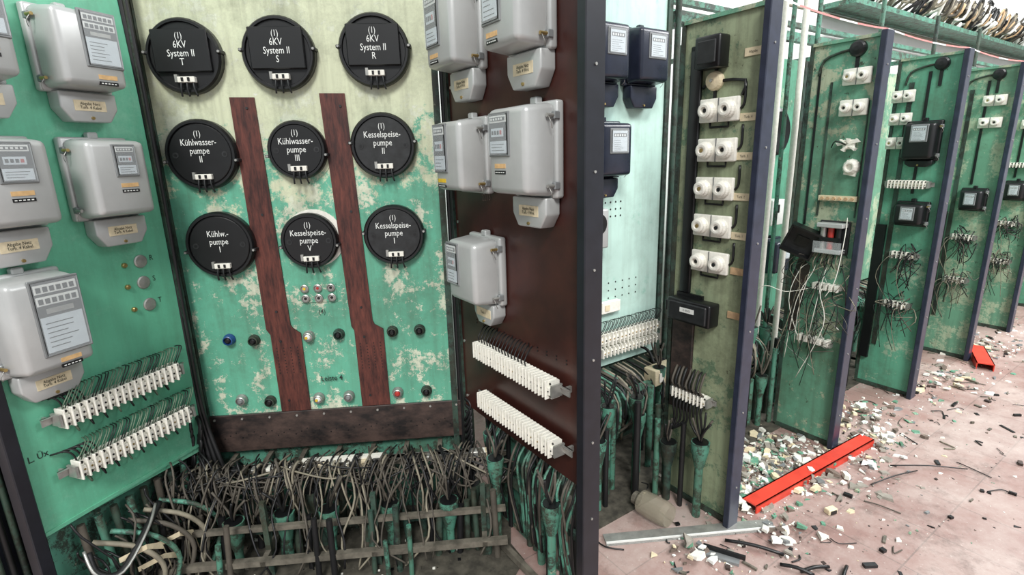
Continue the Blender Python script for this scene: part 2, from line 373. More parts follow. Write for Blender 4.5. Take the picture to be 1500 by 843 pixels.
# ================================================================ LEFT PANEL
b=B()
b.prism([(-.012,.463),(.585,.435),(.585,2.45),(-.012,2.45)],0,.02,P_LEFT,.003,1)
b.box(-.05,-.012,-.02,.03,0,2.45,BLACKF,.003,1)
b.box(.585,.605,-.012,.025,.0,2.45,P_TEALD)
b.box(-.012,.585,-.006,-.0005,.463,.476,P_LEFT)
for x,z,t in((.469,1.264,"R"),(.465,1.186,"S"),(.471,1.101,"T")):
    b.lathe((x,0,z),[(.024,0),(.024,-.004),(.020,-.007),(.001,-.009)],STEEL,20)
    b.lathe((x-.06,0,z-.003),[(.009,0),(.009,-.008),(.006,-.012),(.001,-.012)],BRASS,12)
    b.text(t,x+.042,z+.006,.028,-.0012,INKB)
b.text("L. Üx",.030,.728,.030,-.0012,INKB,bold=.01)
b.done("switchboard_panel",FL)
b=B(); b.box(-.12,.6,.16,.18,0,2.45,BLACKF); 
for i in range(6): b.cyl((-.08+.03*i,.13,0),(-.08+.03*i,.13,1.2),.01,WIREB if i%2 else P_TEALD,n=8)
b.done("switchboard_side_board",FL)
TT="Abgabe Netz\nTurb. 4 Kabel"
meter(FL,-.03,.176,1.84,2.085,.13,(.35,.9,.45,.95),(.02,.18,1.742,1.835),0,tagtext=TT,near=-1)
meter(FL,.268,.468,1.835,2.07,.13,(.40,.90,.30,.95),(.29,.462,1.742,1.832),2,tagtext=TT,near=-1)
meter(FL,-.008,.193,1.437,1.69,.13,(.32,.72,.52,.92),(.01,.182,1.33,1.432),0,tagtext=TT,near=-1)
meter(FL,.282,.482,1.437,1.69,.13,(.42,.74,.54,.90),(.31,.482,1.34,1.432),0,tagtext=TT,near=-1)
meter(FL,-.010,.190,1.01,1.30,.13,(.32,.92,.20,.95),(.008,.182,.915,1.006),2,tagtext=TT,near=-1)
terminals(FL,.088,.495,.835,18,.066,-.035,1)
terminals(FL,.095,.508,.648,18,.066,-.035,1)
b=B()
for zz in(.832,.645):
    for i in range(5):
        a=.09+.016*i
        b.tube([(a-.03,-.003,zz+.07-.004*i),(a-.01,-.04,zz+.078),(a+.005,-.05,zz+.06),(a+.015,-.045,zz+.02)],.003,WIREB,5,4)
    for i in range(8):
        a=.12+.045*i
        b.tube([(a,-.045,zz-.026),(a+.004,-.055,zz-.05),(a+.02,-.03,zz-.065),(a+.03,-.003,zz-.055)],.003,WIREB if i%3 else WIREGR,5,4)
b.done("terminal_wire_loops",FL)

# ================================================================ BROWN PANEL
b=B(); b.box(-.01,.76,0,.016,.55,2.45,BROWN,.002,1)
for i in range(12):
    for k in range(2): b.cyl((.12+.05*i,-.002,.97-.012*k),(.12+.05*i,0,.97-.012*k),.003,BLK,n=6)
for i in range(8):
    z=.6+.25*i
    for x in(.01,.745): b.cyl((x,-.004,z),(x,0,z),.006,STEEL,n=8)
b.box(.755,.79,-.035,.035,0,2.45,BLACKF,.003,1)
for i in range(9): b.cyl((.79,0,.2+.27*i),(.793,0,.2+.27*i),.004,STEEL,n=8)
b.box(-.03,-.01,-.01,.03,0,2.45,P_TEALD)
b.text("2213",.23,1.455,.035,-.001,simple("chalk",S(120,100,95),.8),rot=.1)
b.done("switchboard_side_board",FB)
BT="Abgabe Netz\nTurb. 4 Wirk"
meter(FB,.075,.275,1.885,2.14,.13,(.12,.55,.30,.9),(.105,.265,1.785,1.882),0,tagtext=BT)
meter(FB,.440,.635,1.885,2.14,.13,(.12,.55,.30,.9),(.465,.63,1.785,1.882),1,tagtext=BT)
meter(FB,.095,.285,1.478,1.725,.13,(.06,.5,.30,.92),None,0,label=2)
meter(FB,.455,.660,1.480,1.740,.13,(.12,.58,.47,.9),(.475,.645,1.385,1.476),0,tagtext=BT)
meter(FB,.145,.345,1.085,1.320,.13,(.05,.42,.30,.9),(.20,.335,1.0,1.082),0,tagtext="Turb. 4",label=0)
terminals(FB,.200,.665,.882,26,.064,-.035,0,.05)
terminals(FB,.212,.675,.678,26,.064,-.035,0,.05)
b=B()
for i in range(16):
    a=.21+.02*i; b.tube([(a,-.045,.912),(a+.003,-.05,.935),(a-.01,-.02,.96),(a-.02,0,.965)],.0025,WIREB,5,3)
b.done("terminal_wire_loops",FB)

# ================================================================ BACK PANELS (row)
def backpanel(x0,x1,mat,z0=.5,z1=2.12):
    b=B(); b.box(x0,x1,0,.02,z0,z1,mat,.003,1)
    b.box(x0-.03,x0,-.01,.03,0,z1,P_TEALD); b.box(x1,x1+.03,-.01,.03,0,z1,P_TEALD)
    for i in range(6):
        for k in range(3): b.cyl((x0+.35+.035*i,-.001,1.36-.035*k),(x0+.35+.035*i,0,1.36-.035*k),.005,BLK,n=8)
    for i in range(8):
        for k in range(3): b.cyl((x0+.3+.05*i,-.001,.95-.04*k),(x0+.3+.05*i,0,.95-.04*k),.0045,BLK,n=8)
    return b.done("switchboard_rear_panel",FK)
backpanel(.42,1.24,P_CYAN,.5,2.45); backpanel(1.40,2.55,P_W4); backpanel(2.62,3.5,P_W4); backpanel(3.6,4.5,P_W5); backpanel(4.6,5.5,P_W5); backpanel(5.6,6.5,P_W5)
KW=(.3,.8,.45,.85)
meter(FK,.67,.872,1.905,2.15,.12,KW,(.685,.86,1.80,1.9),1,NAVY,near=1,label=0)
meter(FK,.925,1.135,1.905,2.15,.12,KW,(.94,1.12,1.80,1.9),1,NAVY,near=1,label=0)
meter(FK,.69,.90,1.485,1.735,.12,KW,(.70,.87,1.39,1.48),1,NAVY,near=1,label=0)
b=B(); b.box(.60,.80,-.07,-.001,1.15,1.34,GREY,.01,2); b.lathe((.73,-.07,1.27),[(.05,0),(.05,-.006),(.042,-.006),(.001,-.003)],BLK,20); b.lathe((.73,-.074,1.27),[(.038,0),(.001,-.001)],WHITE,18); b.done("round_gauge",FK)
terminals(FK,.76,1.2,.67,16,.07,-.03,1,.02,wm=WIREB); terminals(FK,.78,1.2,.60,16,.05,-.03,0,.02)
b=B(); b.box(.80,.93,-.03,-.001,.80,.86,CER,.003,1); b.box(.82,.85,-.034,-.028,.815,.845,CREAM); b.done("junction_box",FK)
b=B(); b.box(1.02,1.2,-.2,-.12,.40,.49,CREAM,.006,2); b.box(1.05,1.08,-.205,-.2,.42,.47,CER); b.box(1.12,1.15,-.205,-.2,.42,.47,CER); b.tube([(1.1,-.12,.49),(1.12,-.06,.54),(1.1,0,.56)],.008,WIREB); b.done("junction_box",FK)
b=B(); b.lathe((2.25,0,1.69),[(.14,0),(.14,-.04),(.12,-.05),(.001,-.03)],BLK,28); b.done("relay_socket_disc",FK)
meter(FK,2.22,2.42,.80,1.02,.12,KW,None,1,NAVY,label=0)
b=B(); b.box(2.18,2.32,-.09,-.001,1.12,1.28,WHITE,.008,2); b.box(2.2,2.26,-.092,-.08,1.2,1.25,BLK); b.done("switch_box",FK)
b=B()
for x,y,r,mt in [(1.30,-.02,.014,P_TEALD),(1.34,.02,.012,WIREB),(1.27,.03,.012,P_TEAL),(2.05,-.25,.017,CER),(2.02,-.2,.012,P_TEAL),(2.10,-.1,.02,CER),(2.58,-.05,.014,P_TEAL),(2.6,.05,.014,WIREB),(3.55,0,.015,P_TEAL),(4.55,0,.015,P_TEALD),(5.55,0,.015,P_TEALD)]:
    b.cyl((x,y,0.02),(x,y,2.6),r,mt,n=10)
b.done("cable_conduits",FK)
b=B()
for y,z,s in((-.02,2.22,.05),(.25,2.40,.03),(.9,2.55,.05)):
    b.box(1.3,13,y,y+.04,z,z+s,P_TEAL)
for i in range(13):
    x=1.4+i*.93; b.box(x,x+.035,-.02,.9,2.22,2.25,P_TEAL); b.box(x,x+.035,.9,.93,0,2.6,P_TEAL)
b.done("overhead_rail_frame",FK)
b=B()
for k,(z,m_) in enumerate(((2.75,REDD),(2.9,WIREL),(3.25,STEEL))): b.cyl((0,1.12,z),(14,1.12,z),.014,m_,n=8)
b.box(5,14,.85,1.18,2.95,3.0,P_TEAL)
for i in range(130):
    x=5.2+8.5*rnd.random(); z=3.0+.05*rnd.random(); 
    b.tube([(x,.9+.2*rnd.random(),z),(x+.1*(rnd.random()-.5),.8,z+.15+.2*rnd.random()),(x+.2*(rnd.random()-.5),.85,z+.1),(x+.2*(rnd.random()-.5),1.0,z+.3*rnd.random())],.012+.01*rnd.random(),rnd.choice([WIREG,WIREL,TAN,WIREL,CER,WIREB,WIREG]),5,3)
b.done("wall_cable_shelf",FK)

# ================================================================ WING PANELS
WM=[P_W2,P_W3,P_W4,P_W5,P_W5,P_W4,P_W5,P_W5]
for i,F in enumerate(FW):
    b=B(); x0=.03 if i==0 else .07
    b.box(x0,.385,-.03,-.012,.02,2.085,WM[i],.002,1)
    b.box(x0-.012,x0+.006,-.038,.0,.02,2.085,P_TEALD); b.box(x0,.4,-.04,.0,2.075,2.09,P_W3); 
    b.box(x0,.39,-.036,-.01,.0,.03,P_TEALD)
    b.box(.378,.405,-.068,.004,0,2.095,FRAME,.003,1)
    for k in range(6): 
        b.cyl((.405,-.03,.2+.35*k),(.408,-.03,.2+.35*k),.004,STEEL,n=8)
    b.done("switchboard_wing_panel",F)
def fuse_pair(F,x,z,wd=.17,hh=.088,dx=.088,broken=False,y=-.03):
    b=B(); b.box(x-wd/2,x+wd/2,y-.018,y-.001,z-hh/2,z+hh/2,CER,.005,2)
    b.box(x-.002,x+.002,y-.0195,y-.017,z-hh/2,z+hh/2,GREYD)
    q=wd/.17
    for s in(-1,1):
        cx=x+s*dx/2
        op=rnd.random()<.35
        b.lathe((cx,y-.016,z),[(.033*q,0),(.033*q,-.016),(.028*q,-.022),(.028*q,-.030),(.022*q,-.034),(.014*q,-.034),(.012*q,-.024 if op else -.031),(.001,-.024 if op else -.031)],CER,20)
        b.cyl((cx,y-.0485 if not op else y-.042,z),(cx,y-.038,z),.008*q,BRASS if s<0 and not op else BLKD,n=10)
    return b.done("fuse_socket_pair",F)
F2=FW[0]
for z in(1.744,1.596,1.448,1.30,1.152): fuse_pair(F2,.212,z)
b=B()
b.box(.072,.125,-.046,-.03,1.0,1.99,BLK,.006,2)
b.box(.072,.16,-.046,-.03,1.965,1.99,BLK,.006,2)
for z in(1.744,1.596,1.448,1.30,1.152):
    b.box(.10,.13,-.042,-.03,z-.012,z+.012,BLK,.003,1)
    b.tube([(.298,-.035,z+.0),(.312,-.035,z+.02),(.312,-.035,z+.09)],.005,BLK,6,3); b.tube([(.17,-.034,z-.044),(.17,-.034,z-.062),(.25,-.034,z-.062),(.25,-.034,z-.044)],.0045,BLK,5,1)
b.box(.045,.155,-.045,-.03,.45,.9,DARKB,.003,1)
b.box(.18,.19,-.04,-.03,1.78,1.9,BLK); b.box(.06,.19,-.042,-.03,.97,1.0,BLK)
b.tube([(.3,-.036,1.79),(.31,-.036,1.84),(.2,-.036,1.85),(.16,-.036,1.85),(.13,-.036,1.83)],.006,BLK,6,2)
b.done("cable_duct",F2)
b=B(); b.box(.125,.235,-.095,-.03,1.893,2.008,BLK,.008,2); b.box(.14,.22,-.1,-.09,1.91,1.99,BLKD,.003,1)
b.lathe((.183,-.03,1.852),[(.036,0),(.036,-.012),(.03,-.024),(.012,-.03),(.001,-.03)],CREAM,20); b.cyl((.183,-.066,1.852),(.183,-.058,1.852),.006,STEEL,n=8); b.done("alarm_bell",F2)
b=B(); b.box(.055,.268,-.10,-.03,.885,.985,BLK,.008,2); b.box(.07,.255,-.108,-.09,.895,.975,BLKD,.004,1); b.box(.13,.2,-.1095,-.1,.935,.955,WHITE); b.text("K 42 K3",.165,.945,.013,-.1103,INKB); b.box(.02,.06,-.07,-.03,.91,.96,BLK,.004,1); b.done("relay_box",F2)
b=B()
for x,z,t in((.33,1.934,"Abgabe"),(.33,1.711,"Turb. 4"),(.325,1.571,"Turb. 3"),(.325,1.42,"Turb. 2"),(.33,1.27,"Turb. 1"),(.337,1.13,""),(.338,.949,"")):
    b.box(x-.033,x+.033,-.034,-.03,z-.014,z+.014,CREAM if t else TAN)
    if t: b.text(t,x,z,.013,-.0346,INKB)
b.done("label_plates",F2)
terminals(F2,.09,.26,.545,9,.05,-.05,0,.03,wm=WIREB)
b=B()
for i in range(9):
    a=.1+.018*i; b.tube([(a,-.07,.57),(a-.005,-.09,.60),(a-.01,-.06,.64+.02*rnd.random()),(a-.02,-.035,.66)],.0055,WIREB if i%2 else WIREG,5,3)
    b.tube([(a,-.07,.52),(a,-.08,.49),(a+.01*(rnd.random()-.5),-.07,.42),(.1 if i<5 else .26,-.08,.36)],.005,WIREB,5,3)
b.done("hanging_cables",F2)

F3=FW[1]
fuse_pair(F3,.29,1.913,.125,.075,.06); fuse_pair(F3,.29,1.772,.125,.075,.06)
b=B()
b.box(.262,.318,-.045,-.03,1.58,1.625,CER,.004,1)
for i,(a,q,tw) in enumerate(((.3,.055,.4),(1.4,.04,.5),(2.3,.05,.3),(2.9,.06,.35),(4.0,.045,.4),(5.4,.055,.45))):
    b.prism([(.29+.008*math.cos(a),1.602+.008*math.sin(a)),(.29+q*math.cos(a),1.602+.7*q*math.sin(a)),(.29+q*.8*math.cos(a+tw),1.602+.8*q*math.sin(a+tw))],-.05-.008*(i%3),-.04,CER)
b.tube([(.28,-.05,1.60),(.25,-.09,1.62),(.22,-.06,1.59)],.003,WIREB,5,3)
b.lathe((.31,-.03,1.495),[(.04,0),(.036,-.014),(.024,-.03),(.018,-.03),(.014,-.016),(.001,-.016)],CER,12); b.prism([(.28,1.46),(.335,1.45),(.345,1.52),(.29,1.53)],-.040,-.03,CER); b.done("broken_fuse_socket",F3)
def round_cap(F,x,z,r=.036):
    b=B(); b.lathe((x,-.03,z),[(r,0),(r,-.02),(r*.8,-.03),(r*.3,-.034),(.001,-.034)],BLK,20)
    b.tube([(x-r*.7,-.04,z),(x-.08,-.036,z-.005),(x-.15,-.036,z-.03),(x-.17,-.036,z-.10)],.006,P_TEALD,6,3)
    b.box(x-.008,x+.008,-.038,-.03,z-.12,z,BLK)
    b.done("junction_cap",F)
for F,x in((F3,.28),(FW[2],.28),(FW[3],.275),(FW[4],.275),(FW[5],.275)): round_cap(F,x,2.035)
b=B()
b.T=Matrix.Translation((.13,-.06,1.12))@Matrix.Rotation(.42,4,'Y')@Matrix.Rotation(.35,4,'Z')
b.box(-.075,.075,-.005,.0,-.065,.065,BLKD); 
for q in((-.08,-.07,-.07,.07),(.07,.08,-.07,.07)): b.box(q[0],q[1],-.06,.0,q[2],q[3],BLK)
b.box(-.08,.08,-.06,0,-.075,-.065,BLK); b.box(-.08,.08,-.06,0,.065,.075,BLK)
b.box(-.03,.03,-.012,-.004,-.03,.02,BLK)
b.done("open_relay_case",F3)
b=B(); b.box(.20,.345,-.045,-.03,1.06,1.23,BLKD,.004,1); b.box(.21,.335,-.10,-.04,1.20,1.222,GREY,.003,1); b.box(.21,.335,-.10,-.04,1.07,1.09,GREY,.003,1)
for i in range(3): b.cyl((.235+.037*i,-.07,1.09),(.235+.037*i,-.07,1.20),.015,[STEEL,REDD,BLK][i],n=12)
b.box(.225,.32,-.09,-.05,1.13,1.15,BLK); b.box(.205,.34,-.104,-.103,1.07,1.13,GLASS)
for i in range(8): b.tube([(.22+.015*i,-.06,1.07),(.21+.018*i,-.09,1.02),(.2+.02*i,-.06,.97+.05*rnd.random())],.003,WIREB if i%2 else WIREL,5,3)
b.done("contactor_relay",F3)
b=B(); b.box(.18,.36,-.05,-.03,1.33,1.355,CREAM)
for i in range(6): b.cyl((.2+.028*i,-.06,1.342),(.2+.028*i,-.03,1.342),.008,TAN,n=8)
b.done("terminal_bar",F3)
b=B()
b.prism([(.11,1.03),(.17,.98),(.15,.8),(.12,.6),(.085,.6),(.08,.9)],-.034,-.03,DARKB)
b.box(.2,.35,-.06,-.03,.88,.90,STEEL); b.box(.15,.33,-.06,-.03,.565,.59,STEEL); 
for i in range(5): b.box(.16+.035*i,.18+.035*i,-.075,-.03,.57,.605,CER,.002,1); b.box(.21+.027*i,.228+.027*i,-.075,-.03,.87,.905,CER,.002,1)
b.box(.11,.12,-.035,-.03,1.2,1.98,BLK); b.box(.17,.18,-.035,-.03,1.25,1.9,P_TEALD); b.box(.35,.355,-.036,-.03,1.25,1.8,P_TEALD)
for i in range(50):
    x=.12+.24*rnd.random(); z=.6+.45*rnd.random(); y=-.04-.06*rnd.random(); L=.2
    b.tube([(x,-.035,z),(x+.08*(rnd.random()-.5),y,z+.04*rnd.random()),(x+L*(rnd.random()-.5),y-.02,z-.08*rnd.random()),(x+L*(rnd.random()-.5),y,z-.22*rnd.random())],.001+.0014*rnd.random(),rnd.choice([WIREL,WIREB,WIREL,WIREG,STEEL,WIREB]),4,4)
for i in range(14):   # long dangling leads
    x=.12+.2*rnd.random(); z=.85+.2*rnd.random()
    b.tube([(x,-.035,z),(x+.04*(rnd.random()-.5),-.09,z-.04),(x+.12*(rnd.random()-.6),-.12,z-.2),(x+.16*(rnd.random()-.6),-.10,z-.35-.2*rnd.random())],.0014+.001*rnd.random(),rnd.choice([WIREL,CER,WIREB]),4,5)
b.tube([(.3,-.04,.86),(.33,-.1,.84),(.36,-.1,.80),(.37,-.12,.7)],.0025,WIREB,5,4); b.tube([(.2,-.05,.87),(.1,-.12,.84),(.0,-.15,.86),(-.1,-.12,.78)],.002,CER,5,4)
b.tube([(.33,-.05,1.25),(.35,-.1,1.15),(.34,-.12,.95),(.3,-.12,.85)],.002,CER,5,5)
b.done("torn_out_wiring",F3)

F4=FW[2]
for z in(1.874,1.743,1.602): fuse_pair(F4,.11,z,.12,.07,.058)
meter(F4,.16,.33,1.50,1.72,.10,(.3,.75,.5,.9),(.18,.32,1.46,1.5),1,BLK,label=0,y0=-.03)
terminals(F4,.11,.31,1.357,11,.05,-.06,0,.03)
meter(F4,.17,.33,1.11,1.25,.10,(.3,.7,.3,.8),None,1,BLK,label=0,y0=-.03)
def fuzz(F,c,n,sz,name="torn_out_wiring",ms=None):
    b=B()
    for i in range(n):
        x=c[0]+sz*(rnd.random()-.5); z=c[1]+sz*(rnd.random()-.5); y=-.045-.05*rnd.random()
        b.tube([(x,-.033,z),(x+.08*(rnd.random()-.5),y,z+.05*rnd.random()),(x+sz*(rnd.random()-.5),y-.02,z-.08*rnd.random()),(x+sz*(rnd.random()-.5),y,z-.2*rnd.random())],.0015+.002*rnd.random(),rnd.choice(ms or [WIREL,WIREB,CER,WIREG]),4,3)
    for i in range(4):
        x=c[0]+sz*(rnd.random()-.5); z=c[1]; b.tube([(x,-.035,z),(x-.05,-.1,z-.02),(x-.1*rnd.random(),-.1,z-.15),(x-.02,-.07,z-.3)],.0018,rnd.choice([WIREL,WIREB]),4,4)
    b.done(name,F)
for F in FW[2:7]:
    terminals(F,.18,.30,.92,5,.045,-.04,0,.02); terminals(F,.18,.30,.60,5,.045,-.04,0,.02)
    fuzz(F,(.25,.92),18,.12,ms=[WIREB,WIREB,WIREG,WIREB]); fuzz(F,(.25,.6),18,.14,ms=[WIREB,WIREB,WIREG,WIREL])
    b=B(); b.box(.13,.155,-.036,-.03,.3,1.95,P_TEALD); b.box(.07,.12,-.05,-.03,.2,1.1,BLK); b.box(.22,.235,-.036,-.03,1.3,2.0,BLK); b.done("cable_duct",F)
for F in FW[3:7]:
    fuse_pair(F,.275,1.867,.13,.07,.06); fuse_pair(F,.27,1.721,.13,.07,.06)
    meter(F,.19,.33,1.12,1.27,.10,(.3,.7,.3,.8),None,1,BLK,label=0,y0=-.03)
    if F is not FW[3]: terminals(F,.15,.33,1.40,9,.04,-.04,0,.02)

# ================================================================ CONDUIT STUBS + CABLE TANGLES
def funnel(b,x,y,h,r,mat,top=None,k_=1.0):
    b.cyl((x,y,0),(x,y,h-.09),r,mat,n=10)
    b.cyl((x,y,h-.12*k_),(x,y,h-.04),r*1.15,mat,r*2.1*k_,n=12); b.cyl((x,y,h-.04),(x,y,h),r*2.1*k_,mat,r*2.25*k_,n=12)
    b.cyl((x,y,h-.001),(x,y,h+.003),r*1.9*k_,BLK,n=12)
    for k in range(4):
        a=6.28*rnd.random(); b.tube([(x,y,h),(x+.02*math.cos(a),y+.02*math.sin(a),h+.05),(x+.07*math.cos(a),y+.03*math.sin(a),h+.10+.04*rnd.random())],.005,rnd.choice([WIREB,WIREG]),5,3)
b=B()
b.box(-.05,1.1,.03,.05,0,.4,P_TEAL)
b.box(-.12,1.36,-.14,-.115,.335,.365,RUST); b.box(-.12,1.36,-.145,-.11,.36,.365,STEEL)
b.box(-.15,1.2,-.22,-.195,.105,.135,P_TEALD); b.box(-.15,1.25,-.40,-.375,.10,.125,RUST); b.box(-.15,1.25,-.33,-.31,.20,.22,RUST)
for i in range(9):
    x=-.08+.15*i; b.box(x,x+.02,-.14,.03,.33,.345,RUST)
for x in(-.1,.3,.72,1.15): b.box(x,x+.02,-.40,-.11,.10,.12,RUST); b.box(x,x+.02,-.335,-.315,0,.33,P_TEALD)
b.done("cable_support_rack",FM)
b=B(); pts=[]
for i in range(40):
    a=2*math.pi*i/40; q=1+.08*(rnd.random()-.5); pts.append((.5+.80*q*math.cos(a),-.28+.62*q*math.sin(a),.003))
b.add(pts,[list(range(40))],DIRT)
for i in range(260): 
    x=-.2+1.4*rnd.random(); y=-.8*rnd.random(); s_=.004+.012*rnd.random()**2
    b.box(x,x+s_,y,y+s_*.8,.003,.003+s_*.5,rnd.choice([DIRT,CER,WIREG,BLK,RUST]))
b.done("floor_dirt",FM)
b=B()
for i in range(46):
    x=-.15+1.35*i/45+.02*(rnd.random()-.5); y=-.05-.38*rnd.random(); h=.14+.17*rnd.random()
    b.cyl((x,y,0),(x+.03*(rnd.random()-.5),y+.02,h),.009+.007*rnd.random(),rnd.choice([P_TEAL,P_TEALD,P_TEALD,WIREG,WIREB]),n=9)
for x in(.16,.36,.54,.78,1.02,1.2): funnel(b,x,-.29+.03*rnd.random(),.20+.05*rnd.random(),.017,P_TEAL,None,1.1)
for x in(.05,.27,.45,.66,.9,1.12): funnel(b,x,-.18,.23+.04*rnd.random(),.016,P_TEALD)
b.done("cable_entry_pipes",FM)
b=B()
for i in range(250):
    x=-.1+1.25*rnd.random(); y=-.12-.06*rnd.random(); z=.36+.03*rnd.random(); s=rnd.choice([-1,1])
    m_=rnd.choice([WIREG,WIREG,WIREG,WIREB,WIREL,WIREB]); r=.002+.0028*rnd.random()
    k=rnd.random()
    if k<.45:
        b.tube([(x,y+.05,z),(x+.02*s,y-.04,z+.01),(x+.05*s,y-.09,z-.06-.05*rnd.random()),(x+(.03+.08*rnd.random())*s,y-.06,z-.16-.1*rnd.random()),(x+.08*s,y+.02,z-.3*rnd.random())],r,m_,5,4)
    elif k<.72:
        b.tube([(x,y,z),(x+.1*s,y-.05,z-.05*rnd.random()),(x+.22*s,y-.06,z-.12*rnd.random()),(x+.3*s,y-.0,z-.05)],r,m_,5,4)
    elif k<.85:
        b.tube([(x,y,z),(x+.05*s,y-.12,z-.1),(x+.1*s*rnd.random(),y-.2,z-.22),(x+.15*s*rnd.random(),y-.22,z-.33)],r,m_,5,4)
    else:
        b.tube([(x,y+.02,z-.02),(x,y-.03,z+.03),(x+.02*s,y-.06,z-.02),(x+.02*s,y-.05,z-.2),(x+.03*s,y,z-.33)],r*1.3,m_,5,4)
for i in range(34):
    x=.0+1.2*rnd.random(); b.box(x,x+.02+.02*rnd.random(),-.175,-.14,.345+.02*rnd.random(),.375+.01*rnd.random(),rnd.choice([CER,CREAM,STEEL,RUST,BLK]),.002,1)
b.box(.42,.75,-.16,-.14,.375,.395,CER)
b.done("cable_tangle",FM)
b=B()
for i in range(7):
    o=.012*i; b.tube([(-.055+o,-.06-.01*(i%3),2.45),(-.05+o,-.06,1.6),(-.055+o,-.065,1.0),(-.05+o,-.07,.6),(-.06+o*2,-.1,.3),(-.05+o*2,-.1,.0)],.009,WIREB if i!=2 else WIREL,7,5)
for i in range(30):
    x=-.06+.06*rnd.random(); z=.2+.4*rnd.random(); b.tube([(x,-.08,z),(x+.03,-.12,z-.03),(x,-.1,z-.12),(x-.03,-.08,z-.2)],.006,WIREB,5,3)
b.done("cable_bundle",FM)
b=B()
for x,y,r,m_ in((1.085,-.0,.011,WIREB),(1.108,.03,.013,P_TEAL),(1.13,-.02,.010,P_TEALD),(1.10,-.05,.008,WIREB)): b.cyl((x,y,.02),(x,y,2.45),r,m_,n=8)
for i in range(12): b.tube([(1.1,-.05,.25+.03*i),(1.13,-.09,.23+.03*i),(1.1,-.07,.15+.03*i)],.006,WIREB,5,3)
b.done("cable_conduits",FM)
b=B()
for i in range(9):
    x=.1+.055*i; b.cyl((x,.02-.07*rnd.random(),0),(x,.02,.42),.013,rnd.choice([P_TEAL,P_TEALD,WIREG]),n=8)
b.box(0,.6,-.02,.0,.2,.225,P_TEAL); b.box(-.02,.6,.06,.08,.0,.46,P_TEAL)
b.box(-.02,.6,-.3,.06,0,.004,DIRT)
b.tube([(.06,-.06,.36),(.05,-.10,.30),(.1,-.13,.27),(.22,-.1,.33),(.32,-.05,.37)],.012,WIREB,8,5)
b.tube([(.05,-.06,.375),(.04,-.115,.305),(.1,-.145,.275),(.22,-.115,.34),(.3,-.06,.38)],.005,STEEL,8,5)
for k in range(5):
    a=.1+.06*k; b.tube([(a,-.02,.36),(a+.08,-.12,.30),(a+.12,-.16,.18),(a+.05,-.14,.02)],.009,[WIREL,P_TEAL,WIREG][k%3],6,5)
for k,(a,z) in enumerate(((.12,.24),(.17,.16),(.24,.2))):
    P=[(a,-.1,z+.04),(a+.07,-.14,z+.05),(a+.13,-.13,z-.0),(a+.15,-.12,z-.12)]
    for q in range(3):
        p0,p1=P[q],P[q+1]; b.add([(p0[0],p0[1],p0[2]),(p1[0],p1[1],p1[2]),(p1[0]+.0,p1[1],p1[2]+.02+.01*q),(p0[0],p0[1],p0[2]+.02)],[(0,1,2,3)],CREAM)
for i in range(60):
    x=.05+.5*rnd.random(); z=.4*rnd.random()+.03; b.tube([(x,-.02,z+.05),(x+.06*(rnd.random()-.5),-.12*rnd.random(),z),(x+.16*(rnd.random()-.5),-.12*rnd.random(),z*.6),(x+.1*(rnd.random()-.5),-.05,z*.2)],.004,rnd.choice([WIREB,WIREG,WIREB]),5,3)
b.done("cut_cables_under_panel",FL)
b=B()
for i in range(20):
    x=.03+.68*i/19; y=.02+.12*rnd.random(); h=.3+.28*rnd.random()
    if i%5==1: funnel(b,x,y-.05,.42,.016,P_TEAL)
    else: b.cyl((x,y,0),(x,y,h),.011+.004*rnd.random(),rnd.choice([P_TEAL,P_TEALD,WIREB,WIREG]),n=9)
b.box(-.02,.74,.04,.06,.28,.31,P_TEALD); b.box(-.02,.5,.1,.11,0,.55,P_TEAL)
b.box(.1,.74,-.03,-.01,.02,.05,RUST)
for i in range(40):
    x=.1+.6*rnd.random(); b.tube([(x,.06,.5),(x+.02,.0+.03*rnd.random(),.45),(x+.06*(rnd.random()-.5),.02,.3),(x+.04*(rnd.random()-.5),.04,.1)],.005,rnd.choice([WIREB,WIREG,P_TEAL]),5,3)
b.done("cable_entry_pipes",FB)
for t0,n in((.35,22),(1.35,20),(2.35,18),(3.3,14),(4.3,10),(5.3,10)):
    b=B()
    for i in range(n):
        x=t0+.85*i/(n-1)+.02*rnd.random(); y=-.42+.38*rnd.random()*(.6 if i%2 else 1); h=.2+.25*rnd.random()
        if i%3==0: funnel(b,x,y,h+.12,.016,P_TEAL)
        else: b.cyl((x,y,0),(x,y,h+.05),.012+.006*rnd.random(),rnd.choice([P_TEAL,P_TEALD,WIREB,P_TEALD]),n=9)
    b.box(t0-.05,t0+.95,-.18,-.155,.40,.43,P_TEAL); b.box(t0-.05,t0+.95,-.18,-.155,.2,.225,P_TEALD); b.box(t0-.05,t0+.95,.03,.05,0,.5,P_TEALD)
    b.box(t0-.05,t0+.95,-.45,.03,0,.004,DIRT)
    for i in range(60):
        x=t0+.85*rnd.random(); z=.42; y=-.12-.1*rnd.random(); b.tube([(x,-.02,.5),(x+.03,y,z+.03),(x+.1*(rnd.random()-.5),y-.05,z-.1),(x+.12*(rnd.random()-.5),y,z-.3*rnd.random()-.05)],.004+.004*rnd.random(),rnd.choice([WIREB,WIREG,WIREB,P_TEAL,WIREL]),5,3)
    b.done("cable_entry_pipes",FK)
b=B(); funnel(b,.26,-.09,.37,.018,P_TEAL); funnel(b,.10,-.10,.30,.018,P_TEALD); b.cyl((.17,-.09,0),(.17,-.09,.42),.012,WIREB,n=8); b.cyl((.05,-.12,0),(.05,-.12,.4),.014,P_TEAL,n=8); b.done("cable_entry_pipes",F2)

